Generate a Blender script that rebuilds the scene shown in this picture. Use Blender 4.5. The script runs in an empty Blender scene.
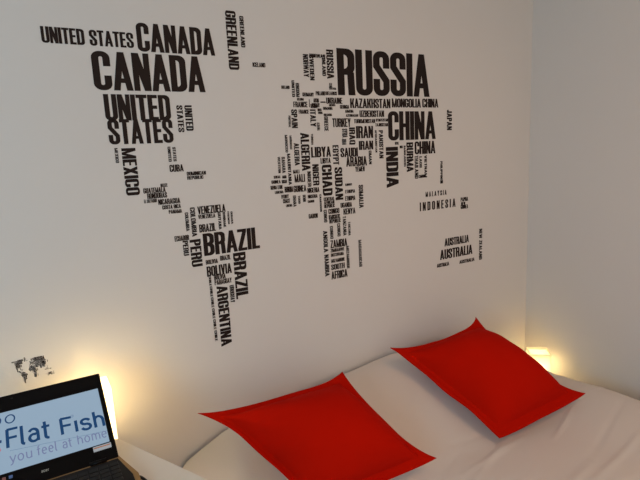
import bpy, bmesh, math, random
from mathutils import Vector, Matrix, noise

random.seed(7)
scene = bpy.context.scene
COL = scene.collection

# ------------------------------------------------------------------ camera
cam_data = bpy.data.cameras.new('camera')
cam_data.sensor_width = 36.0
cam_data.lens = 28.125
cam_data.clip_start = 0.02
cam = bpy.data.objects.new('camera', cam_data)
COL.objects.link(cam)
yaw, pitch, roll = math.radians(30.426), math.radians(9.819), math.radians(-2.735)
fw = Vector((math.sin(yaw) * math.cos(pitch), math.cos(yaw) * math.cos(pitch), -math.sin(pitch)))
rt0 = Vector((math.cos(yaw), -math.sin(yaw), 0.0))
up0 = rt0.cross(fw)
rt = rt0 * math.cos(roll) + up0 * math.sin(roll)
up = up0 * math.cos(roll) - rt0 * math.sin(roll)
M = Matrix((rt, up, -fw)).transposed().to_4x4()
M.translation = Vector((0.0, -1.6, 1.52))
cam.matrix_world = M
scene.camera = cam

# ------------------------------------------------------------------ light and exposure
scene.view_settings.view_transform = 'Standard'
scene.view_settings.look = 'None'
scene.view_settings.exposure = 0.0
scene.view_settings.gamma = 1.0
scene.view_settings.use_curve_mapping = False

world = bpy.data.worlds.new('world')
scene.world = world
world.use_nodes = True
bg = world.node_tree.nodes['Background']
bg.inputs['Color'].default_value = (1.0, 0.84, 0.66, 1)
bg.inputs['Strength'].default_value = 0.85


def area(name, loc, target, sx, sy, power, color):
    d = bpy.data.lights.new(name, 'AREA')
    d.shape = 'RECTANGLE'
    d.size, d.size_y = sx, sy
    d.energy = power
    d.color = color
    o = bpy.data.objects.new(name, d)
    COL.objects.link(o)
    o.location = loc
    o.rotation_euler = (Vector(target) - Vector(loc)).to_track_quat('-Z', 'Y').to_euler()
    return o


area('window_daylight', (-1.62, -1.9, 1.55), (0.6, -0.3, 1.1), 1.1, 1.2, 31.0, (0.40, 0.76, 1.0))
area('ceiling_light', (1.1, -1.9, 2.42), (1.1, -1.7, 0.0), 0.7, 0.7, 11.0, (1.0, 0.51, 0.25))


# ------------------------------------------------------------------ helpers
def tag(o, label=None, cat=None, group=None, kind=None):
    if label: o['label'] = label
    if cat: o['category'] = cat
    if group: o['group'] = group
    if kind: o['kind'] = kind
    return o


def empty(name, loc=(0, 0, 0), rz=0.0):
    o = bpy.data.objects.new(name, None)
    o.empty_display_size = 0.05
    COL.objects.link(o)
    o.location = loc
    o.rotation_euler = (0, 0, rz)
    return o


def link(name, bm, mat, parent=None, smooth=False):
    me = bpy.data.meshes.new(name)
    bmesh.ops.recalc_face_normals(bm, faces=bm.faces[:])
    bm.to_mesh(me)
    bm.free()
    me.materials.append(mat)
    if smooth:
        for p in me.polygons: p.use_smooth = True
    o = bpy.data.objects.new(name, me)
    COL.objects.link(o)
    if parent: o.parent = parent
    return o


def add_box(bm, x0, x1, y0, y1, z0, z1, bevel=0.0, seg=2):
    r = bmesh.ops.create_cube(bm, size=1.0)
    vs = r['verts']
    for v in vs:
        v.co = Vector(((x0 + x1) / 2 + v.co.x * (x1 - x0), (y0 + y1) / 2 + v.co.y * (y1 - y0), (z0 + z1) / 2 + v.co.z * (z1 - z0)))
    if bevel:
        es = list({e for v in vs for e in v.link_edges})
        bmesh.ops.bevel(bm, geom=es, offset=bevel, segments=seg, affect='EDGES', profile=0.5)


def box(name, x0, x1, y0, y1, z0, z1, mat, parent=None, bevel=0.0, seg=2):
    bm = bmesh.new()
    add_box(bm, x0, x1, y0, y1, z0, z1, bevel, seg)
    return link(name, bm, mat, parent)


def prism(bm, pts, z0, z1):
    lo = [bm.verts.new((x, y, z0)) for x, y in pts]
    hi = [bm.verts.new((x, y, z1)) for x, y in pts]
    bm.faces.new(hi)
    bm.faces.new(lo[::-1])
    n = len(pts)
    for i in range(n):
        bm.faces.new((lo[i], lo[(i + 1) % n], hi[(i + 1) % n], hi[i]))


def tube(bm, pts, rad, n=10):
    pts = [Vector(p) for p in pts]
    rings = []
    for i, p in enumerate(pts):
        d = (pts[min(i + 1, len(pts) - 1)] - pts[max(i - 1, 0)]).normalized()
        a = d.orthogonal().normalized() if i == 0 else (a - d * a.dot(d)).normalized()
        b = d.cross(a)
        rings.append([bm.verts.new(p + (a * math.cos(2 * math.pi * k / n) + b * math.sin(2 * math.pi * k / n)) * rad) for k in range(n)])
    for r0, r1 in zip(rings, rings[1:]):
        for k in range(n):
            bm.faces.new((r0[k], r0[(k + 1) % n], r1[(k + 1) % n], r1[k]))
    bm.faces.new(rings[0][::-1])
    bm.faces.new(rings[-1])


def mat(name, color, rough=0.6, spec=0.5, bump=None, mottling=0.0, mscale=6.0, metallic=0.0, sheen=0.0):
    m = bpy.data.materials.new(name)
    m.use_nodes = True
    nt = m.node_tree
    b = nt.nodes['Principled BSDF']
    b.inputs['Base Color'].default_value = (*color, 1)
    b.inputs['Roughness'].default_value = rough
    b.inputs['Specular IOR Level'].default_value = spec
    b.inputs['Metallic'].default_value = metallic
    if sheen:
        b.inputs['Sheen Weight'].default_value = sheen
    tc = nt.nodes.new('ShaderNodeTexCoord')
    if mottling:
        n = nt.nodes.new('ShaderNodeTexNoise')
        n.inputs['Scale'].default_value = mscale
        n.inputs['Detail'].default_value = 4
        nt.links.new(tc.outputs['Object'], n.inputs['Vector'])
        mr = nt.nodes.new('ShaderNodeMapRange')
        mr.inputs['To Min'].default_value = 1 - mottling
        mr.inputs['To Max'].default_value = 1 + mottling
        nt.links.new(n.outputs['Fac'], mr.inputs['Value'])
        mx = nt.nodes.new('ShaderNodeMix')
        mx.data_type = 'RGBA'
        mx.blend_type = 'MULTIPLY'
        mx.inputs['Factor'].default_value = 1.0
        mx.inputs['A'].default_value = (*color, 1)
        nt.links.new(mr.outputs['Result'], mx.inputs['B'])
        nt.links.new(mx.outputs['Result'], b.inputs['Base Color'])
    if bump:
        scale, strength, dist = bump
        n2 = nt.nodes.new('ShaderNodeTexNoise')
        n2.inputs['Scale'].default_value = scale
        n2.inputs['Detail'].default_value = 5
        nt.links.new(tc.outputs['Object'], n2.inputs['Vector'])
        bp = nt.nodes.new('ShaderNodeBump')
        bp.inputs['Strength'].default_value = strength
        bp.inputs['Distance'].default_value = dist
        nt.links.new(n2.outputs['Fac'], bp.inputs['Height'])
        nt.links.new(bp.outputs['Normal'], b.inputs['Normal'])
    return m


def emit(name, color, strength):
    m = bpy.data.materials.new(name)
    m.use_nodes = True
    nt = m.node_tree
    nt.nodes.remove(nt.nodes['Principled BSDF'])
    e = nt.nodes.new('ShaderNodeEmission')
    e.inputs['Color'].default_value = (*color, 1)
    e.inputs['Strength'].default_value = strength
    nt.links.new(e.outputs[0], nt.nodes['Material Output'].inputs['Surface'])
    return m


M_WALL = mat('white_wall_paint', (0.74, 0.725, 0.705), 0.75, 0.25, bump=(90, 0.12, 0.002), mottling=0.012, mscale=2.5)
M_CEIL = mat('white_ceiling_paint', (0.78, 0.76, 0.74), 0.8, 0.2)
M_FLOOR = mat('oak_floor', (0.33, 0.20, 0.11), 0.45, 0.4, mottling=0.25, mscale=9)
M_VINYL = mat('black_vinyl', (0.016, 0.009, 0.008), 0.6, 0.2)
M_RED = mat('red_cotton', (0.50, 0.0065, 0.0006), 0.95, 0.05, bump=(420, 0.25, 0.0012), mottling=0.07, mscale=5, sheen=0.0)
M_SHEET = mat('white_bed_linen', (0.74, 0.69, 0.645), 0.85, 0.2, bump=(160, 0.15, 0.001))
M_PILLOW = mat('white_pillow_cotton', (0.74, 0.695, 0.66), 0.85, 0.2, bump=(160, 0.15, 0.001))
M_WOOD = mat('white_laminate', (0.82, 0.77, 0.68), 0.45, 0.4)
M_FRAME = mat('white_bed_frame', (0.7, 0.68, 0.65), 0.5, 0.4)
M_LAP = mat('black_glossy_plastic', (0.004, 0.003, 0.003), 0.3, 0.10)
M_DECK = mat('bronze_deck_lamp_sheen', (0.34, 0.20, 0.075), 0.28, 0.4, metallic=0.75)  # bronze deck, colour brightened to gold to imitate the lamp's reflection
M_KEY = mat('black_keys', (0.008, 0.007, 0.007), 0.5, 0.2)
M_SILVER = mat('silver_print', (0.6, 0.58, 0.52), 0.3, 0.5, metallic=0.6)
M_CORD = mat('black_rubber_cord', (0.012, 0.010, 0.010), 0.5, 0.4)
M_STICK = mat('white_paper_sticker', (0.62, 0.68, 0.74), 0.6, 0.3)
M_ORANGE = mat('orange_print', (0.62, 0.22, 0.10), 0.6, 0.3)

# ------------------------------------------------------------------ room
def plane(name, pts, m):
    bm = bmesh.new()
    bm.faces.new([bm.verts.new(p) for p in pts])
    me = bpy.data.meshes.new(name)
    bm.to_mesh(me); bm.free()
    me.materials.append(m)
    o = bpy.data.objects.new(name, me)
    COL.objects.link(o)
    return tag(o, kind='structure')


XL, XR, YF, HT = -1.7, 2.146, -4.2, 2.5
tag(box('wall_back', XL - 0.1, XR + 0.1, 0.0, 0.1, -0.1, HT + 0.1, M_WALL), kind='structure')
tag(box('wall_right', XR, XR + 0.1, YF, 0.0, -0.1, HT + 0.1, M_WALL), kind='structure')
tag(box('wall_left', XL - 0.1, XL, YF, 0.0, -0.1, HT + 0.1, M_WALL), kind='structure')
tag(box('floor', XL, XR, YF, 0.0, -0.1, 0.0, M_FLOOR), kind='structure')
tag(box('ceiling', XL, XR, YF, 0.0, HT, HT + 0.1, M_CEIL), kind='structure')
tag(box('baseboard_back', XL, XR, -0.012, 0.0, 0.0, 0.07, M_FRAME), kind='structure')

WORDS = [  # continent, word, direction, left, bottom, length, letter height (metres on the wall)
('AS','RUSSIA','h',1.0466,1.7289,0.4509,0.1657),('NA','CANADA','h',0.2162,1.7290,0.3269,0.1078),('AS','CHINA','h',1.2772,1.5571,0.2532,0.1137),
('NA','CANADA','h',0.3477,1.8424,0.2370,0.0808),('SA','BRAZIL','h',0.4923,1.2023,0.2012,0.0751),('NA','UNITED','h',0.2364,1.6431,0.1899,0.0750),
('NA','STATES','h',0.2389,1.5744,0.1885,0.0727),('NA','UNITED STATES','h',0.0982,1.8504,0.2394,0.0424),('AS','INDIA','v',1.2629,1.3699,0.1620,0.0615),
('OC','AUSTRALIA','h',1.5512,1.0292,0.2028,0.0441),('SA','ARGENTINA','v',0.5243,0.8776,0.2149,0.0383),('SA','BRAZIL','v',0.5918,1.0343,0.1632,0.0455),
('OC','INDONESIA','h',1.4368,1.2597,0.2093,0.0339),('AS','KAZAKHSTAN','h',1.0989,1.6841,0.1918,0.0321),('AS','CHINA','h',1.4130,1.4974,0.1150,0.0521),
('NA','GREENLAND','v',0.6301,1.8020,0.1815,0.0323),('NA','MEXICO','v',0.2696,1.4213,0.1411,0.0402),('OC','AUSTRALIA','h',1.5788,1.0867,0.1520,0.0351),
('AS','MONGOLIA','h',1.2983,1.6856,0.1511,0.0345),('AF','CHAD','v',0.9619,1.3628,0.1146,0.0424),('AF','ALGERIA','v',0.8787,1.4602,0.1355,0.0350),
('AS','BURMA','v',1.3692,1.4274,0.1197,0.0354),('AF','SUDAN','v',1.0170,1.3420,0.1234,0.0341),('AS','IRAN','h',1.1216,1.5698,0.0802,0.0457),
('AF','LIBYA','h',0.9194,1.5062,0.0850,0.0376),('AS','ARABIA','h',1.0709,1.4669,0.0969,0.0329),('AS','CHINA','h',1.4575,1.6862,0.0888,0.0352),
('SA','PERU','v',0.4494,1.1711,0.0911,0.0330),('SA','BOLIVIA','h',0.4957,1.1327,0.0872,0.0315),('EU','RUSSIA','v',1.0036,1.7853,0.1015,0.0270),
('AS','SAUDI','h',1.0469,1.5016,0.0795,0.0343),('AS','UZBEKISTAN','h',1.1407,1.6503,0.1172,0.0223),
('OC','NEW ZEALAND','v',1.7996,0.9930,0.1467,0.0177),('OC','MALAYSIA','h',1.4706,1.3170,0.1213,0.0197),
('AS','TURKEY','h',1.0164,1.6147,0.0819,0.0289),('AS','IRAN','h',1.1327,1.5256,0.0676,0.0340),('SA','VENEZUELA','h',0.4828,1.3435,0.0953,0.0236),
('AS','JAPAN','v',1.5973,1.5921,0.0851,0.0260),('AF','ZAMBIA','h',0.9851,1.1618,0.0765,0.0276),('AF','AFRICA','h',0.9828,1.0394,0.0744,0.0282),
('AS','PAKISTAN','v',1.2311,1.4890,0.1092,0.0180),('AF','NIGER','v',0.9231,1.4043,0.0774,0.0241),('AF','EGYPT','v',1.0140,1.4747,0.0729,0.0235),
('AF','SOMALIA','v',1.1259,1.3015,0.0905,0.0186),('NA','UNITED','v',0.4713,1.6099,0.0782,0.0212),('AS','THAILAND','v',1.4129,1.3971,0.0954,0.0172),
('AS','IRAQ','v',1.0909,1.5469,0.0641,0.0244),('EU','NORWAY','v',0.9065,1.7880,0.0775,0.0192),('AF','NAMIBIA','v',0.9561,1.0543,0.0848,0.0175),
('AF','ALGERIA','v',0.8512,1.4810,0.0792,0.0184),('OC','AUSTRALIA','h',1.6708,0.9940,0.0974,0.0148),('EU','SWEDEN','v',0.9315,1.7776,0.0882,0.0162),
('SA','COLOMBIA','v',0.4589,1.2718,0.0956,0.0147),('EU','UKRAINE','h',0.9936,1.6983,0.0705,0.0199),('AF','ANGOLA','v',0.9552,1.1484,0.0830,0.0168),
('NA','STATES','v',0.4460,1.6060,0.0820,0.0170),('AF','MADAGASCAR','v',1.1154,1.0671,0.1081,0.0129),
('AS','TURKMENISTAN','h',1.1136,1.6269,0.0994,0.0139),('EU','SPAIN','v',0.8481,1.6124,0.0644,0.0212),('SA','BRAZIL','h',0.4832,1.2838,0.0561,0.0239),
('EU','ITALY','v',0.9244,1.6156,0.0614,0.0211),('NA','GREENLAND','v',0.6766,1.8738,0.0968,0.0131),('AF','MAURITANIA','v',0.8218,1.4140,0.1102,0.0112),
('AF','SOUTH','h',0.9836,1.0757,0.0622,0.0198),('AF','KENYA','h',1.0499,1.2844,0.0555,0.0209),('OC','AUSTRALIA','h',1.5321,0.9979,0.0737,0.0155),
('AS','VIETNAM','v',1.4663,1.3988,0.0927,0.0123),('AF','MALI','h',0.8460,1.4224,0.0423,0.0259),('AF','GUINEA','h',0.8396,1.3873,0.0520,0.0210),
('NA','NICARAGUA','h',0.3610,1.3859,0.0685,0.0156),('AF','MOZAMBIQUE','v',1.0566,1.0689,0.0902,0.0118),
('AS','PHILIPPINES','v',1.5571,1.3687,0.0938,0.0110),('AF','TANZANIA','v',1.0461,1.2022,0.0758,0.0134),
('EU','FRANCE','h',0.8573,1.6850,0.0570,0.0176),('NA','GUATEMALA','h',0.3199,1.4245,0.0672,0.0146),('SA','PARAGUAY','h',0.5191,1.0984,0.0610,0.0157),
('EU','FINLAND','v',0.9835,1.7944,0.0710,0.0133),('NA','HONDURAS','h',0.3298,1.4069,0.0604,0.0154),('NA','CUBA','h',0.4060,1.4854,0.0438,0.0202),
('SA','URUGUAY','v',0.5711,1.0260,0.0619,0.0142),('AF','CONGO','h',0.9824,1.2932,0.0489,0.0179),('AF','UGANDA','h',1.0380,1.3119,0.0521,0.0168),
('AF','NIGERIA','h',0.8963,1.3798,0.0506,0.0168),('EU','GREECE','v',0.9818,1.5991,0.0528,0.0152),('AF','MOZAMBIQUE','h',0.9850,1.1039,0.0622,0.0128),
('AF','LIBYA','h',0.9580,1.4834,0.0436,0.0182),('AS','YEMEN','h',1.1116,1.4445,0.0446,0.0177),('OC','PAPUA','h',1.6784,1.2784,0.0460,0.0170),
('SA','PERU','v',0.4254,1.2126,0.0493,0.0158),('AF','ZIMBABWE','h',0.9842,1.1449,0.0631,0.0123),('AF','DEMOCRATIC','h',0.9824,1.2728,0.0507,0.0152),
('EU','NORWAY','h',0.9324,1.8565,0.0651,0.0116),('OC','GUINEA','h',1.6785,1.2449,0.0461,0.0162),('AF','NIGER','v',0.8999,1.4014,0.0558,0.0132),
('AF','ETHIOPIA','h',1.0604,1.3365,0.0467,0.0158),('AS','AFGHANISTAN','v',1.2112,1.5131,0.0866,0.0085),
('SA','ECUADOR','h',0.4004,1.2639,0.0462,0.0156),('AS','BANGLADESH','v',1.3557,1.4505,0.0845,0.0083),
('AF','REPUBLIC','h',0.9844,1.2569,0.0509,0.0138),('SA','VENEZUELA','h',0.4830,1.3279,0.0577,0.0121),
('AS','TAJIKISTAN','h',1.2143,1.6135,0.0612,0.0114),('AS','SYRIA','v',1.0588,1.5747,0.0322,0.0215),('AF','BOTSWANA','h',0.9851,1.1274,0.0585,0.0118),
('NA','DOMINICAN','h',0.4588,1.4704,0.0625,0.0109),('NA','COSTA RICA','h',0.3715,1.3701,0.0586,0.0116),
('AF','SAHARA','v',0.7990,1.4574,0.0568,0.0119),('AS','OMAN','v',1.1788,1.4685,0.0531,0.0122),('AF','CONGO','v',1.0190,1.2021,0.0507,0.0126),
('SA','BOLIVIA','h',0.5188,1.1167,0.0406,0.0157),('AF','BURKINA','h',0.8034,1.3890,0.0340,0.0187),('AF','CONGO','v',0.9861,1.1966,0.0493,0.0124),
('SA','COLOMBIA','v',0.4406,1.2922,0.0606,0.0101),('NA','ICELAND','h',0.7119,1.8147,0.0463,0.0131),('AF','CONGO','v',0.9618,1.2629,0.0475,0.0127),
('EU','KINGDOM','v',0.8710,1.7191,0.0477,0.0127),('AF','GABON','h',0.8960,1.2850,0.0387,0.0154),('AF','REPUBLIC','h',0.9648,1.3172,0.0467,0.0126),
('AS','KYRGYZSTAN','h',1.2177,1.6322,0.0584,0.0100),('AF','SIERRA LEONE','h',0.7489,1.4030,0.0476,0.0122),
('AS','LAOS','v',1.4389,1.4408,0.0473,0.0121),('EU','UNITED','v',0.8551,1.7189,0.0564,0.0100),('SA','BRAZIL','h',0.5451,1.1795,0.0373,0.0151),
('EU','BELARUS','h',0.9926,1.7285,0.0488,0.0115),('SA','BOLIVIA','h',0.4951,1.1736,0.0416,0.0135),('AF','CENTRAL','h',0.9641,1.3445,0.0471,0.0117),
('NA','REPUBLIC','h',0.4589,1.4573,0.0531,0.0103),('EU','GERMANY','h',0.8960,1.7225,0.0463,0.0118),('AF','MOROCCO','v',0.8165,1.5287,0.0606,0.0090),
('AF','ETHIOPIA','h',1.0617,1.3649,0.0454,0.0119),('EU','FRANCE','h',0.8772,1.6624,0.0409,0.0129),('SA','GUYANA','v',0.5502,1.2849,0.0569,0.0092),
('EU','POLAND','h',0.9509,1.7269,0.0397,0.0131),('AF','AFRICAN','h',0.9645,1.3317,0.0460,0.0112),('AF','TANZANIA','v',1.0696,1.1993,0.0543,0.0094),
('EU','GEORGIA','h',1.0527,1.6803,0.0407,0.0124),('AF','WESTERN','v',0.7834,1.4584,0.0565,0.0088),('AS','AZERBAIJAN','h',1.0779,1.6507,0.0559,0.0089),
('AF','NIGERIA','h',0.8966,1.3597,0.0411,0.0119),('AF','CAMEROON','v',0.9465,1.3046,0.0657,0.0071),('AF','GHANA','v',0.8356,1.3340,0.0408,0.0114),
('NA','PANAMA','h',0.3904,1.3544,0.0418,0.0110),('AS','CAMBODIA','h',1.4343,1.3994,0.0392,0.0117),('EU','HUNGARY','h',0.9323,1.6853,0.0328,0.0131),
('SA','SURINAME','v',0.5673,1.2903,0.0520,0.0078),('NA','STATES','v',0.4213,1.5167,0.0442,0.0089),('NA','UNITED','v',0.4061,1.5161,0.0465,0.0083),
('AF','GUINEA','h',0.7537,1.4230,0.0356,0.0108),('NA','EL SALVADOR','h',0.3188,1.3945,0.0384,0.0100),('AF','COAST','h',0.7944,1.3510,0.0278,0.0138),
('EU','ROMANIA','h',0.9791,1.6761,0.0405,0.0094),('AS','JORDAN','v',1.0568,1.5479,0.0222,0.0170),('AS','ARMENIA','h',1.0744,1.6658,0.0384,0.0096),
('AF','IVORY','h',0.7891,1.3680,0.0291,0.0125),('EU','SERBIA','h',0.9269,1.6819,0.0277,0.0131),('AF','MOROCCO','v',0.8351,1.5389,0.0478,0.0075),
('NA','MEXICO','v',0.2509,1.5201,0.0436,0.0082),('OC','NEW','h',1.6811,1.2611,0.0262,0.0134),('EU','PORTUGAL','v',0.8348,1.6147,0.0407,0.0080),
('AF','MALI','h',0.8414,1.4535,0.0255,0.0124),('EU','IRELAND','h',0.8142,1.7463,0.0317,0.0099),('SA','CHILE','v',0.5040,0.9022,0.0381,0.0082),
('EU','ALBANIA','v',0.9507,1.6019,0.0289,0.0107),('EU','AUSTRIA','h',0.9397,1.7017,0.0230,0.0131),('AF','TUNISIA','v',0.9231,1.5513,0.0400,0.0074),
('AF','LIBERIA','h',0.7648,1.3870,0.0336,0.0088),('SA','CHILE','v',0.5034,0.9436,0.0362,0.0081),('SA','CHILE','v',0.5028,0.9830,0.0359,0.0080),
('SA','CHILE','v',0.5014,1.0601,0.0361,0.0080),('SA','CHILE','v',0.5021,1.0221,0.0356,0.0080),('EU','BULGARIA','h',0.9806,1.6538,0.0352,0.0080),
('SA','GUIANA','v',0.5951,1.2984,0.0426,0.0063),('AF','BENIN','v',0.8763,1.3484,0.0253,0.0106),('SA','CHILE','v',0.5008,1.0977,0.0366,0.0071),
('AF','DJIBOUTI','h',1.0630,1.3930,0.0307,0.0081),('EU','ESTONIA','v',1.0094,1.7504,0.0203,0.0115),('AF','SENEGAL','h',0.7637,1.4408,0.0269,0.0087),
('SA','FRENCH','v',0.5835,1.2997,0.0424,0.0055),('AF','TOGO','v',0.8564,1.3434,0.0297,0.0078),('AF','GABON','h',0.8957,1.3433,0.0266,0.0087),
('AF','BISSAU','h',0.7942,1.4218,0.0200,0.0110),('AF','LIBERIA','h',0.8050,1.3364,0.0254,0.0085),('EU','BELGIUM','h',0.8731,1.7076,0.0266,0.0080),
('EU','LATVIA','h',1.0097,1.7474,0.0292,0.0072),('NA','BELIZE','h',0.3731,1.4402,0.0217,0.0095),('AS','SINGAPORE','h',1.5552,1.3675,0.0159,0.0125),
('EU','MOLDOVA','h',1.0053,1.6887,0.0273,0.0072),('AS','NEPAL','h',1.3101,1.5405,0.0186,0.0099),('AF','GAMBIA','h',0.7969,1.4388,0.0169,0.0096),
('EU','CROATIA','h',0.9550,1.6710,0.0170,0.0088),('EU','BOSNIA','h',0.9571,1.6612,0.0186,0.0075),('AS','BHUTAN','h',1.3339,1.5255,0.0147,0.0093),
('EU','SLOVAKIA','h',0.9692,1.7004,0.0220,0.0044),('EU','SWITZERLAND','v',0.9212,1.6844,0.0273,0.0031),
]

# ------------------------------------------------------------------ heavy condensed lettering
# a glyph is a list of convex polygons in a cell of height 1; stems S wide, bars B high
S, B, W0 = 0.150, 0.132, 0.38


def arc(cx, cy, rx, ry, a0, a1, n=7):
    return [(cx + rx * math.cos(math.radians(a0 + (a1 - a0) * i / n)), cy + ry * math.sin(math.radians(a0 + (a1 - a0) * i / n))) for i in range(n + 1)]


def band(outer, inner):
    return [[outer[i], outer[i + 1], inner[i + 1], inner[i]] for i in range(len(outer) - 1)]


def rect(x0, y0, x1, y1):
    return [[(x0, y0), (x1, y0), (x1, y1), (x0, y1)]]


def arch(w, ytop, yl, yr, s=S, b=B, x=0.0):
    """round-topped arch: left leg down to yl, right leg down to yr"""
    r = min(w / 2, 0.17)
    ri = max(w / 2 - s, 0.01)
    o = [(x, yl)] + arc(x + r, ytop - r, r, r, 180, 90) + arc(x + w - r, ytop - r, r, r, 90, 0) + [(x + w, yr)]
    i = [(x + s, yl)] + arc(x + s + ri * 0.99, ytop - b - ri, ri, ri, 180, 90) + arc(x + w - s - ri * 0.99, ytop - b - ri, ri, ri, 90, 0) + [(x + w - s, yr)]
    return band(o, i)


def flip(polys, y=1.0):
    return [[(px, y - py) for px, py in p][::-1] for p in polys]


def bowl(x, w, y0, y1, s=S, b=B):
    """a D-shaped bowl opening to the left at x"""
    h = y1 - y0
    r = min(w * 0.95, h / 2, 0.17)
    ri = max(min(w - s, h / 2 - b), 0.012)
    o = [(x, y1)] + arc(x + w - r, y1 - r, r, r, 90, 0) + arc(x + w - r, y0 + r, r, r, 0, -90) + [(x, y0)]
    i = [(x, y1 - b)] + arc(x + w - s - ri, y1 - b - ri, ri, ri, 90, 0) + arc(x + w - s - ri, y0 + b + ri, ri, ri, 0, -90) + [(x, y0 + b)]
    return band(o, i)


def bar(x0, y0, x1, y1, w):
    """slanted stroke with horizontal ends, w wide"""
    return [[(x0, y0), (x0 + w, y0), (x1 + w, y1), (x1, y1)]]


def glyph(c):
    w = W0
    if c == 'A': return 0.42, bar(0, 0, 0.14, 1, S * .92) + bar(0.42 - S * .92, 0, 0.28 - S * .92, 1, S * .92) + rect(0.10, 0.2, 0.32, 0.2 + B * .9)
    if c == 'B': return w, rect(0, 0, S, 1) + bowl(S * .9, w - S * .9, 0.46, 1, S, B * .9) + bowl(S * .9, w - S * .9, 0, 0.55, S, B * .9)
    if c == 'C': return w, arch(w, 1, .5, .62) + flip(arch(w, 1, .5, .62))
    if c == 'D': return w, rect(0, 0, S, 1) + bowl(S * .9, w - S * .9, 0, 1)
    if c == 'E': return .32, rect(0, 0, S, 1) + rect(S, 0, .31, B) + rect(S, 1 - B, .31, 1) + rect(S, .45, .29, .45 + B)
    if c == 'F': return .31, rect(0, 0, S, 1) + rect(S, 1 - B, .31, 1) + rect(S, .45, .28, .45 + B)
    if c == 'G': return w, arch(w, 1, .5, .64) + flip(arch(w, 1, .5, .5)) + rect(w * .52, .5 - B * .8, w, .5 + B * .2)
    if c == 'H': return w, rect(0, 0, S, 1) + rect(w - S, 0, w, 1) + rect(S, .45, w - S, .45 + B)
    if c == 'I': return S, rect(0, 0, S, 1)
    if c == 'J': return .3, [[(px, py) for px, py in p] for p in flip(arch(.3, 1, .66, 0, S, B))]
    if c == 'K': return .40, rect(0, 0, S, 1) + bar(S * .9, .36, .40 - S * 1.05, 1, S * 1.05) + bar(.40 - S * 1.05, 0, .16, .58, S * 1.05)
    if c == 'L': return .30, rect(0, 0, S, 1) + rect(S, 0, .30, B)
    if c == 'M': return .5, rect(0, 0, S * .9, 1) + rect(.5 - S * .9, 0, .5, 1) + bar(.25 - .055, 0, .02, 1, .11) + bar(.25 - .055, 0, .37, 1, .11)
    if c == 'N': return w, rect(0, 0, S * .88, 1) + rect(w - S * .88, 0, w, 1) + bar(w - S * 1.0, 0, 0.0, 1, S * 1.0)
    if c == 'O': return w, arch(w, 1, .5, .5) + flip(arch(w, 1, .5, .5))
    if c == 'P': return .36, rect(0, 0, S, 1) + bowl(S * .9, .36 - S * .9, .40, 1)
    if c == 'Q': return w, arch(w, 1, .5, .5) + flip(arch(w, 1, .5, .5)) + bar(w - .1, -.06, w - .2, .2, .1)
    if c == 'R': return w, rect(0, 0, S, 1) + bowl(S * .9, w - S * .9, .44, 1, S, B * .95) + bar(w - S, 0, w - S * 1.12, .5, S)
    if c == 'S': return w, arch(w, 1, .68, .62) + flip(arch(w, 1, .62, .68)[::1]) if False else (w, arch(w, 1, .69, .62) + [[(px, py) for px, py in p] for p in [[(w - a, 1 - b_) for a, b_ in q] for q in arch(w, 1, .69, .62)]] + [[(0, .69), (S, .69), (w, .36), (w, .31)], [(0, .69), (w, .31), (w - S, .31), (0.0, .64)]])[1]
    if c == 'T': return .34, rect(.17 - S / 2, 0, .17 + S / 2, 1) + rect(0, 1 - B, .34, 1)
    if c == 'U': return w, flip(arch(w, 1, 0, 0))
    if c == 'V': return .40, bar(.20 - S * .45, 0, 0, 1, S * .92) + bar(.20 - S * .47, 0, .40 - S * .92, 1, S * .92)
    if c == 'W': return .56, bar(.15 - .06, 0, 0, 1, .12) + bar(.15 - .06, 0, .28 - .06, 1, .12) + bar(.41 - .06, 0, .28 - .06, 1, .12) + bar(.41 - .06, 0, .56 - .12, 1, .12)
    if c == 'X': return .40, bar(0, 0, .40 - S, 1, S) + bar(.40 - S, 0, 0, 1, S)
    if c == 'Y': return .40, rect(.20 - S / 2, 0, .20 + S / 2, .46) + bar(.20 - S / 2, .42, 0, 1, S * .98) + bar(.20 - S / 2, .42, .40 - S, 1, S * .98)
    if c == 'Z': return .34, rect(0, 0, .34, B) + rect(0, 1 - B, .34, 1) + bar(0, B * .9, .34 - S, 1 - B * .9, S)
    return 0.2, []


SPACED = {'INDONESIA': .22, 'MALAYSIA': .25}


def word_polys(word, direction, x0, z0, length, height):
    """polygons (x, z) of one word on the wall"""
    gap = SPACED.get(word, .022)
    out, x = [], 0.0
    for ch in word:
        w, polys = glyph(ch)
        out += [[(px + x, py) for px, py in p] for p in polys]
        x += w + gap
    total = x - gap
    res = []
    for p in out:
        if direction == 'h':
            res.append([(x0 + a / total * length, z0 + b * height) for a, b in p])
        else:   # reads downwards
            res.append([(x0 + b * height, z0 + length - a / total * length) for a, b in p])
    return res


def decal_bm(bm, polys, t=0.0008, scale=1.0, ox=0.0, oz=0.0, scale_z=1.0):
    for k, p in enumerate(polys):
        fr = [bm.verts.new((ox + a * scale, -t - 0.000012 * (k % 40), oz + b * scale_z)) for a, b in p]
        try:
            bm.faces.new(fr)
        except ValueError:
            continue
        bk = [bm.verts.new((v.co.x, -0.0001, v.co.z)) for v in fr]
        n = len(fr)
        for i in range(n):
            bm.faces.new((fr[i], bk[i], bk[(i + 1) % n], fr[(i + 1) % n]))


def decal_link(name, bm, parent):
    # make every face look out of the wall (towards -Y) or sideways
    for f in bm.faces:
        f.normal_update()
        if f.normal.y > 0.5: f.normal_flip()
    me = bpy.data.meshes.new(name)
    bm.to_mesh(me); bm.free()
    me.materials.append(M_VINYL)
    o = bpy.data.objects.new(name, me)
    COL.objects.link(o)
    o.parent = parent
    return o


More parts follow.
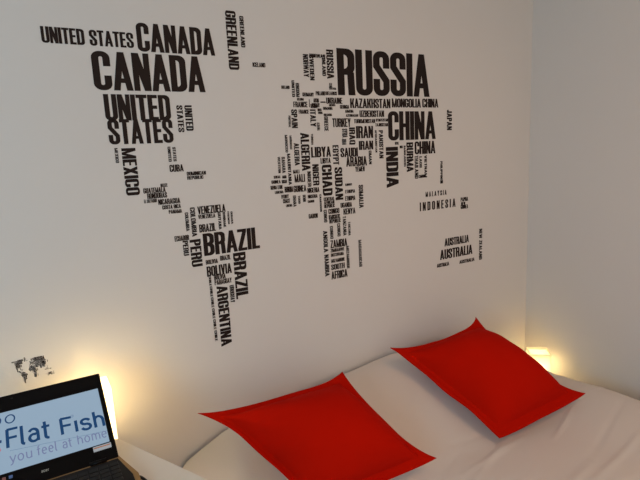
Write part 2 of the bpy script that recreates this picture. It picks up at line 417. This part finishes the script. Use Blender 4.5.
map_root = tag(empty('wall_decal', (0, 0, 0)), 'huge world map decal made of black country names above the bed', 'wall decal')
REGION = {'NA': 'north america', 'SA': 'south america', 'EU': 'europe', 'AS': 'asia', 'AF': 'africa', 'OC': 'oceania'}
rest = bmesh.new()
seen = {}
for i, (cont, word, d, x0, z0, ln, ht) in enumerate(WORDS):
    if ht < .034:                      # the small words are cut taller and heavier
        g = ht * .10
        if d == 'h': z0 -= g / 2
        else: x0 -= g / 2
        ht += g
    polys = word_polys(word, d, x0, z0, ln, ht)
    if i < 95:
        bm = bmesh.new()
        decal_bm(bm, polys)
        o = decal_link('country_name', bm, map_root)
        size = 'large' if ht > .06 else 'small' if ht > .02 else 'tiny'
        way = 'sideways ' if d == 'v' else ''
        o['label'] = '%s %sblack word %s in the %s lettering' % (size, way, word.title(), REGION[cont])
    else:
        decal_bm(rest, polys)
o = decal_link('country_name', rest, map_root)
tag(o, 'tiny black country names between the larger words', kind='stuff')

# the little copy of the map, low on the wall above the laptop
mini = tag(empty('wall_decal', (0, 0, 0)), 'tiny world map decal low on the wall above the laptop', 'wall decal')
MS, MZ = 0.0580, 0.0690
for key, nm in REGION.items():
    bm = bmesh.new()
    for cont, word, d, x0, z0, ln, ht in WORDS:
        if cont == key:
            decal_bm(bm, word_polys(word, d, x0, z0, ln, ht), 0.0006, MS, -0.0918, 0.8512, MZ)
    o = decal_link('continent_lettering', bm, mini)
    o['label'] = 'tiny black lettering shaped like ' + nm

# ------------------------------------------------------------------ bed
bed = tag(empty('double_bed', (1.16, -1.0, 0)), 'wide low bed with rumpled white linen under the red cushions', 'bed')
BX0, BX1, BY0, BY1 = 0.33, 1.992, -2.02, -0.015


def bed_part(name, x0, x1, y0, y1, z0, z1, m, bev):
    return box(name, x0 - 1.16, x1 - 1.16, y0 + 1.0, y1 + 1.0, z0, z1, m, bed, bev, 3)


bed_part('bed_frame', BX0 + .02, BX1 - .02, BY0 + .02, BY1, 0.10, 0.24, M_FRAME, 0.006)
for lx in (BX0 + .06, BX1 - .12):
    for ly in (BY0 + .06, BY1 - .12):
        bed_part('leg', lx, lx + .06, ly, ly + .06, 0.0, 0.10, M_FRAME, 0.004)
bed_part('mattress', BX0 + .03, BX1 - .03, BY0 + .03, BY1 - .005, 0.24, 0.42, M_SHEET, 0.04)


def smooth(a, b, x):
    t = max(0.0, min(1.0, (x - a) / (b - a)))
    return t * t * (3 - 2 * t)


def crease(x, y, x0, y0, x1, y1, w):
    """a soft ridge along a segment"""
    dx, dy = x1 - x0, y1 - y0
    L2 = dx * dx + dy * dy
    t = max(0.0, min(1.0, ((x - x0) * dx + (y - y0) * dy) / L2))
    d = math.hypot(x - x0 - t * dx, y - y0 - t * dy)
    return math.exp(-(d / w) ** 2) * math.sin(math.pi * (0.12 + 0.76 * t))


random.seed(11)
CREASES = []
for k in range(60):
    cx, cy = random.uniform(0.5, 1.9), random.uniform(-1.6, -0.35)
    a = random.uniform(-0.18, 0.38)
    L = random.uniform(.15, .45)
    CREASES.append((cx, cy, cx + L * math.cos(a), cy + L * math.sin(a), random.uniform(.006, .014), random.uniform(.0025, .0065) * (1 if random.random() < .7 else -.7)))


HEAD = [(0.32, .030), (0.36, .048), (0.42, .078), (0.50, .112), (0.62, .142), (0.78, .160), (1.03, .188), (1.25, .208), (1.55, .205), (1.75, .15), (1.90, .04), (2.0, .0)]


def head_h(x):
    """height of the linen over the pillows, along the wall"""
    for (x0, h0), (x1, h1) in zip(HEAD, HEAD[1:]):
        if x <= x1:
            return h0 + (h1 - h0) * max(0.0, (x - x0) / (x1 - x0))
    return 0.0


def duvet_z(x, y):
    z = 0.462 + head_h(x) * smooth(-0.50, -0.03, y + 0.03 * noise.noise(Vector((x * 3, 0.7, 2.2))))
    z += 0.007 * noise.noise(Vector((x * 2.2, y * 2.2, 3.1))) + 0.004 * noise.noise(Vector((x * 6, y * 6, 1.7)))
    z += smooth(1.6, 1.95, x) * (0.020 * smooth(-0.12, -0.22, y) + 0.024 * smooth(-0.25, -0.60, y))
    for x0, y0, x1, y1, w, h in CREASES:
        z += h * crease(x, y, x0, y0, x1, y1, w)
    return z


bm = bmesh.new()
NX, NY = 160, 220
grid = []
for j in range(NY + 1):
    row = []
    for i in range(NX + 1):
        u = i / NX; v = j / NY
        # arc-length style parameter that runs over the edge and down the sides
        x = BX0 + (BX1 - BX0) * u; y = BY0 + (BY1 - BY0) * v
        z = duvet_z(x, y)
        row.append([x, y, z])
    grid.append(row)


def over_edge(d, r=0.05):
    """offset (in, down) for distance d from the border, 0 at the very rim"""
    t = max(0.0, 1 - d / r)
    return r * (1 - math.sqrt(max(0.0, 1 - t * t)))


for row in grid:
    for p in row:
        dd = min(p[0] - BX0, p[1] - BY0)
        p[2] -= max(over_edge(max(dd, 0.0)), over_edge(max(BX1 - p[0], 0.0), 0.022))
verts = [[bm.verts.new((p[0] - 1.16, p[1] + 1.0, p[2])) for p in row] for row in grid]
for j in range(NY):
    for i in range(NX):
        bm.faces.new((verts[j][i], verts[j][i + 1], verts[j + 1][i + 1], verts[j + 1][i]))
# hanging sides
rim = [verts[j][0] for j in range(NY, -1, -1)] + [verts[0][i] for i in range(1, NX + 1)] + [verts[j][NX] for j in range(1, NY + 1)]
prev = rim
for k, zz in enumerate((0.36, 0.30, 0.23)):
    nxt = []
    for q, v in enumerate(rim):
        wv = 0.006 * math.sin(q * 0.23) * (k + 1) / 3
        cx, cy = v.co.x, v.co.y
        nx = -1 if q <= NY else (1 if q >= NY + NX else 0)
        ny = -1 if NY <= q <= NY + NX else 0
        nxt.append(bm.verts.new((cx + nx * wv, cy + ny * wv, zz)))
    for q in range(len(rim) - 1):
        bm.faces.new((prev[q], prev[q + 1], nxt[q + 1], nxt[q]))
    prev = nxt
link('duvet', bm, M_SHEET, bed, True)


# ------------------------------------------------------------------ cushions
def cushion(label, Apt, Bpt, Cpt, Dpt, H, seed, pull):
    """square cushion with a flat flange, corners given in world space (A back left, B back right, C front right, D front left)"""
    P = [Vector(p) for p in (Apt, Bpt, Cpt, Dpt)]
    c = sum(P, Vector()) / 4
    nrm = (P[1] - P[3]).cross(P[0] - P[2]).normalized()
    if nrm.z < 0: nrm.negate()
    root = tag(empty('red_cushion', c), label, 'cushion', 'red cushions on the bed')
    n, F = 56, 0.86

    def pos(s, t, side):
        ps = s * (1 - (pull[1] * (1 - 0.45 * t) if s > 0 else pull[0]) * (1 - abs(t) ** 4) * abs(s) ** 1.5)   # edges drawn in between the corners
        pt = t * (1 - (pull[3] if t > 0 else pull[2]) * (1 - abs(s) ** 4) * abs(t) ** 1.5)
        a, b = (ps + 1) / 2, (pt + 1) / 2            # b = 1 at the A-B side
        base = (P[3] * (1 - a) + P[2] * a) * (1 - b) + (P[0] * (1 - a) + P[1] * a) * b
        e = 0.0
        if abs(s) < F and abs(t) < F:
            e = max(0.0, 1 - abs(s / F) ** 2.2) ** 0.6 * max(0.0, 1 - abs(t / F) ** 2.2) ** 0.6
        r = max(abs(s), abs(t))
        wav = 0.010 * smooth(.75, 1.0, r) * noise.noise(Vector((s * 2.3 + seed, t * 2.3, 0.5)))
        wr = 0.007 * smooth(.15, .8, r) * smooth(1.0, .8, r) * noise.noise(Vector((s * 3.5 + seed, t * 3.5, side))) if e else 0.0
        h = (H * e if side > 0 else -0.28 * H * e) + wav + wr + side * 0.0018
        return base + nrm * h - c

    def sheet(bm, keep):
        for side in (1, -1):
            vs = {}
            for j in range(n):
                for i in range(n):
                    sm, tm = -1 + 2 * (i + .5) / n, -1 + 2 * (j + .5) / n
                    if not keep(sm, tm): continue
                    q = []
                    for (ii, jj) in ((i, j), (i + 1, j), (i + 1, j + 1), (i, j + 1)):
                        if (ii, jj) not in vs:
                            vs[(ii, jj)] = bm.verts.new(pos(-1 + 2 * ii / n, -1 + 2 * jj / n, side))
                        q.append(vs[(ii, jj)])
                    bm.faces.new(q if side > 0 else q[::-1])
        bmesh.ops.remove_doubles(bm, verts=bm.verts[:], dist=0.0003)

    inside = lambda s, t: abs(s) < F and abs(t) < F
    bm = bmesh.new(); sheet(bm, inside)
    link('cushion_cover', bm, M_RED, root, True)
    bm = bmesh.new(); sheet(bm, lambda s, t: not inside(s, t))
    # close the outer rim of the flange
    def ring(side):
        L = []
        for k in range(n): L.append((-1 + 2 * k / n, -1))
        for k in range(n): L.append((1, -1 + 2 * k / n))
        for k in range(n): L.append((1 - 2 * k / n, 1))
        for k in range(n): L.append((-1, 1 - 2 * k / n))
        return [bm.verts.new(pos(s, t, side)) for s, t in L]
    a, b = ring(1), ring(-1)
    for k in range(len(a)):
        bm.faces.new((a[k], a[(k + 1) % len(a)], b[(k + 1) % len(a)], b[k]))
    bmesh.ops.remove_doubles(bm, verts=bm.verts[:], dist=0.0003)
    link('flange_border', bm, M_RED, root, True)
    return root


cushion('bright red cushion near the laptop, cut off by the bottom edge of the photo',
        (0.3727, -0.1819, 0.7601), (0.8693, -0.2274, 0.7727), (1.0416, -0.5062, 0.5326), (0.5779, -0.4674, 0.5201), 0.135, 1.4, (0.16, 0.125, -0.03, 0.125))
cushion('whole bright red cushion propped near the corner lamp on the right',
        (1.1698, -0.115, 0.7494), (1.6332, -0.1279, 0.777), (1.8199, -0.5251, 0.528), (1.3368, -0.5112, 0.5004), 0.135, 8.9, (0.045, 0.205, -0.025, 0.165))

# ------------------------------------------------------------------ desk, corner shelf
ZD = 0.8081
desk = tag(empty('desk', (-0.25, -0.5, 0)), 'pale laminate desk under the laptop, left of the bed', 'desk')
top = [(-0.72, -0.2725), (0.1233, -0.2725), (0.135, -0.2797), (0.1413, -0.2932), (0.3105, -0.6505), (-0.72, -0.718)]
bm = bmesh.new(); prism(bm, [(x + .25, y + .5) for x, y in top], ZD - 0.028, ZD)
link('desk_top', bm, M_WOOD, desk)
for lx, ly in ((-0.68, -0.34), (0.05, -0.34), (-0.68, -0.66), (0.18, -0.60)):
    box('leg', lx + .25, lx + .29, ly + .5, ly + .54, 0, ZD - .028, M_WOOD, desk, 0.003)

shelf = tag(empty('corner_stool', (2.06, -0.125, 0)), 'low white stool behind the bed under the corner lamp', 'stool')
box('stool_top', -0.058, 0.075, -0.085, 0.085, 0.30, 0.325, M_WOOD, shelf, 0.003)
for lx in (-0.055, 0.045):
    for ly in (-0.08, 0.055):
        box('leg', lx, lx + .025, ly, ly + .025, 0, 0.30, M_WOOD, shelf, 0.002)

# ------------------------------------------------------------------ frosted glass lamps
def lamp_materials(shade, bulb):
    g = bpy.data.materials.new('lit_frosted_glass')
    g.use_nodes = True
    nt = g.node_tree
    nt.nodes.remove(nt.nodes['Principled BSDF'])
    tl = nt.nodes.new('ShaderNodeBsdfTranslucent'); tl.inputs['Color'].default_value = (0.95, 0.89, 0.70, 1)
    df = nt.nodes.new('ShaderNodeBsdfDiffuse'); df.inputs['Color'].default_value = (0.85, 0.78, 0.62, 1)
    em = nt.nodes.new('ShaderNodeEmission'); em.inputs['Color'].default_value = (1.0, 0.80, 0.50, 1); em.inputs['Strength'].default_value = shade
    mx = nt.nodes.new('ShaderNodeMixShader'); mx.inputs[0].default_value = 0.35
    ad = nt.nodes.new('ShaderNodeAddShader')
    nt.links.new(tl.outputs[0], mx.inputs[1]); nt.links.new(df.outputs[0], mx.inputs[2])
    nt.links.new(mx.outputs[0], ad.inputs[0]); nt.links.new(em.outputs[0], ad.inputs[1])
    nt.links.new(ad.outputs[0], nt.nodes['Material Output'].inputs['Surface'])
    return g, emit('glowing_bulb', (1.0, 0.85, 0.64), bulb)


def glass_lamp(loc, rz, hgt, label, shade, bulb, bulb_z):
    M_GLASS, M_BULB = lamp_materials(shade, bulb)
    root = tag(empty('table_lamp', loc, rz), label, 'lamp', 'lit square frosted glass lamps')
    a, t = 0.0475, 0.004
    bm = bmesh.new()
    def loop(r, z): return [bm.verts.new((sx * r, sy * r, z)) for sx, sy in ((-1, -1), (1, -1), (1, 1), (-1, 1))]
    L = [loop(a, 0.006), loop(a, hgt), loop(a - t, hgt), loop(a - t, 0.010)]
    for p, q in zip(L, L[1:]):
        for k in range(4):
            bm.faces.new((p[k], p[(k + 1) % 4], q[(k + 1) % 4], q[k]))
    link('glass_shade', bm, M_GLASS, root)
    box('top_diffuser', -a + t, a - t, -a + t, a - t, hgt - 0.012, hgt - 0.009, M_GLASS, root)
    box('base', -a, a, -a, a, 0.0, 0.006, M_FRAME, root, 0.001)
    bm = bmesh.new()
    bmesh.ops.create_cone(bm, cap_ends=True, segments=20, radius1=0.016, radius2=0.014, depth=bulb_z - 0.028, matrix=Matrix.Translation((0, 0, 0.006 + (bulb_z - 0.028) / 2)))
    link('bulb_socket', bm, M_FRAME, root)
    bm = bmesh.new()
    bmesh.ops.create_uvsphere(bm, u_segments=20, v_segments=12, radius=0.024, matrix=Matrix.Translation((0, 0, bulb_z)))
    link('bulb', bm, M_BULB, root, True)
    return root


stand = tag(empty('side_table', (0.045, -0.110, 0)), 'narrow white side table behind the desk under the left lamp', 'side table')
box('table_top', -0.16, 0.105, -0.075, 0.075, 0.675, 0.700, M_WOOD, stand, 0.003)
for lx in (-0.155, 0.075):
    for ly in (-0.07, 0.045):
        box('leg', lx, lx + .025, ly, ly + .025, 0, 0.675, M_WOOD, stand, 0.002)
glass_lamp((0.098, -0.110, 0.700), 0.0, 0.200, 'glowing frosted lamp half hidden behind the laptop', 1.25, 165.0, 0.130)
glass_lamp((2.070, -0.136, 0.325), math.radians(-43), 0.192, 'small glowing square lamp in the corner behind the right cushion', 0.24, 26.0, 0.115)

# ------------------------------------------------------------------ laptop
LYAW = math.radians(0.0)
laptop = tag(empty('laptop', (0.1185, -0.4012, ZD), LYAW), 'open black laptop on the desk with a bright blue website on screen', 'laptop')
laptop.scale = (0.90, 0.90, 0.90)
# local frame: x along the hinge (0 at its right end, negative to the left), y towards the wall, z up
bm = bmesh.new()
prism(bm, [(-0.375, 0.010), (0.0, 0.010), (0.008, -0.02), (0.030, -0.10), (0.030, -0.235), (0.020, -0.25), (-0.395, -0.25), (-0.405, -0.235), (-0.405, -0.10), (-0.383, -0.02)], 0.002, 0.022)
link('base', bm, M_DECK, laptop)
bm = bmesh.new(); prism(bm, [(-0.374, -0.006), (-0.004, -0.006), (0.017, -0.10), (0.017, -0.14), (-0.392, -0.14), (-0.392, -0.10)], 0.0221, 0.0235)
link('keyboard_tray', bm, M_LAP, laptop)
for r in range(5):
    bmk = bmesh.new()
    for k in range(15):
        x0 = -0.368 + k * 0.0243
        add_box(bmk, x0, x0 + 0.021, -0.040 - r * 0.0185, -0.0235 - r * 0.0185, 0.0235, 0.0262, 0.001, 1)
    link('key_row', bmk, M_KEY, laptop)
box('touchpad', -0.25, -0.15, -0.22, -0.15, 0.0220, 0.0225, M_LAP, laptop, 0.0)
for hx in (-0.33, -0.05):
    bm = bmesh.new(); tube(bm, [(hx - .02, 0.003, 0.024), (hx + .02, 0.003, 0.024)], 0.006, 12)
    link('hinge', bm, M_LAP, laptop, True)

LID_T, LID_L = math.radians(61.0), 0.295
lid = bpy.data.objects.new('lid', None)
# the lid is one mesh part with screen, print and stickers below it
bm = bmesh.new()
add_box(bm, -0.375, 0.0, 0.0, LID_L, -0.010, 0.0, 0.004, 3)
lid = link('lid', bm, M_LAP, laptop)
# lid local: x along hinge, y up the lid, z out of the screen
lid.matrix_parent_inverse = Matrix.Identity(4)
vdir = Vector((0, math.sin(LID_T), math.cos(LID_T)))
ndir = Vector((1, 0, 0)).cross(vdir)
ML = Matrix((Vector((1, 0, 0)), vdir, ndir)).transposed().to_4x4()
ML.translation = Vector((0, 0.0, 0.022))
lid.matrix_local = ML

M_SCREEN = bpy.data.materials.new('lit_screen')
M_SCREEN.use_nodes = True
nt = M_SCREEN.node_tree
pb = nt.nodes['Principled BSDF']
pb.inputs['Base Color'].default_value = (0.02, 0.02, 0.025, 1)
pb.inputs['Roughness'].default_value = 0.25
pb.inputs['Emission Color'].default_value = (0.43, 0.60, 0.78, 1)
pb.inputs['Emission Strength'].default_value = 0.60


def screen_ink(name, col, strength=1.0):
    return emit(name, col, strength)


M_NAVY = screen_ink('screen_navy', (0.016, 0.055, 0.145))
M_GREY = screen_ink('screen_greyblue', (0.17, 0.20, 0.34))
M_LINE = screen_ink('screen_line', (0.16, 0.24, 0.36))
M_PINK = screen_ink('screen_red', (0.55, 0.07, 0.07))
M_WARMBAR = screen_ink('screen_desktop', (0.020, 0.008, 0.002))
SX0, SX1, SY0, SY1 = -0.355, -0.0135, 0.054, 0.238
bm = bmesh.new(); add_box(bm, SX0, SX1, SY0, SY1, -0.002, 0.0006)
link('screen', bm, M_SCREEN, lid)


def strokes(paths, width, z=0.0012):
    """flat pen strokes on the lid plane"""
    bm = bmesh.new()
    for path in paths:
        for (x0, y0), (x1, y1) in zip(path, path[1:]):
            d = Vector((x1 - x0, y1 - y0)); L = d.length
            if L < 1e-6: continue
            d /= L; nn = Vector((-d.y, d.x)) * width / 2
            e = d * width * 0.12
            q = [(x0 - e.x + nn.x, y0 - e.y + nn.y), (x0 - e.x - nn.x, y0 - e.y - nn.y), (x1 + e.x - nn.x, y1 + e.y - nn.y), (x1 + e.x + nn.x, y1 + e.y + nn.y)]
            bm.faces.new([bm.verts.new((a, b, z)) for a, b in q])
    return bm


def pen(c):
    """thin sans letters: width, strokes, in units of the capital height"""
    A = arc
    if c == 'F': return .52, [[(.06, 0), (.06, 1), (.52, 1)], [(.06, .52), (.46, .52)]]
    if c == 'l': return .22, [[(.06, 1.02), (.06, .12)] + A(.16, .12, .10, .12, 180, 270)]
    if c == 'a': return .52, [A(.24, .46, .20, .24, 150, 0) + [(.44, 0)], A(.24, .20, .19, .20, 60, 300, 12) + [(.44, .10)], [(.44, .40), (.30, .40)]]
    if c == 't': return .36, [[(.14, .95), (.14, .14)] + A(.26, .14, .12, .14, 180, 280), [(.0, .68), (.34, .68)]]
    if c == 'i': return .16, [[(.07, .70), (.07, 0)]]
    if c == 's': return .48, [A(.23, .52, .19, .17, 20, 180) + A(.23, .52, .19, .17, 180, 260) + A(.23, .18, .20, .18, 80, 0) + A(.23, .18, .20, .18, 0, -160)]
    if c == 'h': return .52, [[(.06, 0), (.06, 1.02)], [(.06, .42)] + A(.25, .44, .19, .26, 160, 0) + [(.44, 0)]]
    if c == 'y': return .48, [[(.02, .70), (.24, .02)], [(.46, .70), (.18, -.18), (.04, -.26)]]
    if c == 'o': return .54, [A(.25, .35, .21, .35, 0, 360, 16)]
    if c == 'u': return .52, [[(.06, .70), (.06, .26)] + A(.25, .26, .19, .26, 180, 340), [(.44, .70), (.44, 0)]]
    if c == 'f': return .34, [[(.12, 0), (.12, .84)] + A(.24, .84, .12, .18, 180, 80), [(.0, .66), (.30, .66)]]
    if c == 'e': return .54, [[(.05, .37), (.45, .37)] + A(.25, .37, .20, .33, 0, 180, 10) + A(.25, .34, .20, .34, 180, 310, 8)]
    if c == 'm': return .80, [[(.06, 0), (.06, .70)], [(.06, .44)] + A(.22, .46, .17, .24, 160, 0) + [(.39, 0)], [(.39, .44)] + A(.56, .46, .17, .24, 160, 0) + [(.73, 0)]]
    if c == 'c': return .46, [A(.25, .35, .21, .35, 45, 315, 12)]
    if c == 'r': return .34, [[(.06, 0), (.06, .70)], [(.06, .44)] + A(.24, .46, .18, .24, 160, 70)]
    return .3, []


def screen_text(name, text, x0, x1, ya, yb, cap, width, m):
    """text from x0 to x1 on the lid, baseline from ya to yb"""
    gl = [pen(c) for c in text]
    gap = .12
    total = sum(w for w, _ in gl) + gap * (len(gl) - 1)
    x, paths = 0.0, []
    k = (x1 - x0) / total
    for w, ps in gl:
        for p in ps:
            q = []
            for a, b in p:
                X = x0 + (x + a) * k
                q.append((X, ya + (yb - ya) * (X - x0) / (x1 - x0) + b * cap))
            paths.append(q)
        x += w + gap
    return link(name, strokes(paths, width), m, lid)


def low_line(x):
    return 0.0765 - 0.036 * (x + 0.1937)


for word, x0, x1, ya, yb, cap, wd, ink, say in (
        ('Flat', -0.2490, -0.1482, 0.1240, 0.1198, 0.0545, 0.0075, M_NAVY, 'dark blue word Flat on the screen'),
        ('Fish', -0.1235, -0.0138, 0.1170, 0.1065, 0.0495, 0.0075, M_NAVY, 'dark blue word Fish on the screen'),
        ('you', -0.2435, -0.1937, low_line(-.2435), low_line(-.1937), 0.027, 0.0027, M_GREY, 'thin grey word you on the screen'),
        ('feel', -0.1830, -0.1370, low_line(-.1830), low_line(-.1370), 0.027, 0.0027, M_GREY, 'thin grey word feel on the screen'),
        ('at', -0.1245, -0.1020, low_line(-.1245), low_line(-.1020), 0.027, 0.0027, M_GREY, 'thin grey word at on the screen'),
        ('home', -0.0890, -0.0150, low_line(-.0890), low_line(-.0150), 0.027, 0.0027, M_GREY, 'thin grey word home on the screen')):
    o = screen_text('screen_lettering', word, x0, x1, ya, yb, cap, wd, ink)
    o['label'] = say
o = link('screen_emblem', strokes([arc(-0.2370, 0.2110, 0.0105, 0.0130, 0, 360, 20), arc(-0.2690, 0.2130, 0.0105, 0.0130, 0, 360, 20)], 0.0034), M_NAVY, lid)
o['label'] = 'blue rings on the screen'
link('screen_dash', strokes([[(-0.280, 0.1490), (-0.2600, 0.1480)]], 0.0085), M_NAVY, lid)
link('screen_dot', strokes([[(-0.270, 0.124), (-0.2635, 0.124)]], 0.009), M_PINK, lid)
link('screen_dot', strokes([arc(-0.0915, 0.1660, 0.0030, 0.0036, 0, 360, 10)], 0.0018), M_LINE, lid)
link('screen_line', strokes([[(-0.2423, 0.1133), (-0.0142, 0.0880)]], 0.0013), M_LINE, lid)
bm = bmesh.new(); add_box(bm, -0.0560, -0.0115, 0.0355, 0.0500, 0.0, 0.0014)
o = link('sticker', bm, M_STICK, lid); o['label'] = 'white paper sticker with an orange stripe'
bm = bmesh.new(); add_box(bm, -0.0545, -0.013, 0.0440, 0.0466, 0.0, 0.0018)
link('sticker_stripe', bm, M_ORANGE, lid)
screen_text('bezel_lettering', 'acer', -0.179, -0.162, 0.0250, 0.0245, 0.0075, 0.0014, M_SILVER)
bm = bmesh.new(); tube(bm, [(-0.2294, 0.2790, -0.001), (-0.2294, 0.2790, 0.0008)], 0.0028, 14)
link('webcam', bm, M_KEY, lid)
for ix, cc in ((-0.2445, (0.10, 0.18, 0.42)), (-0.2590, (0.30, 0.12, 0.10)), (-0.2710, (0.30, 0.10, 0.08))):
    bm = bmesh.new(); add_box(bm, ix - .004, ix + .004, 0.036, 0.044, 0.0, 0.0012)
    link('bezel_badge', bm, mat('badge_print', cc, 0.5), lid)

# ------------------------------------------------------------------ cord beside the laptop
bm = bmesh.new()
pts = []
for k in range(25):
    t = k / 24
    pts.append((0.130 + 0.050 * math.sin(t * math.pi * 0.62), -0.48 - 0.21 * t + 0.02 * math.sin(t * 5), ZD + 0.0058 + 0.008 * math.sin(math.pi * min(1, t * 3)) * (t < .34)))
tube(bm, pts, 0.0035, 8)
o = link('power_cord', bm, M_CORD, None, True)
tag(o, 'short black cord curling beside the right edge of the laptop', 'cord')
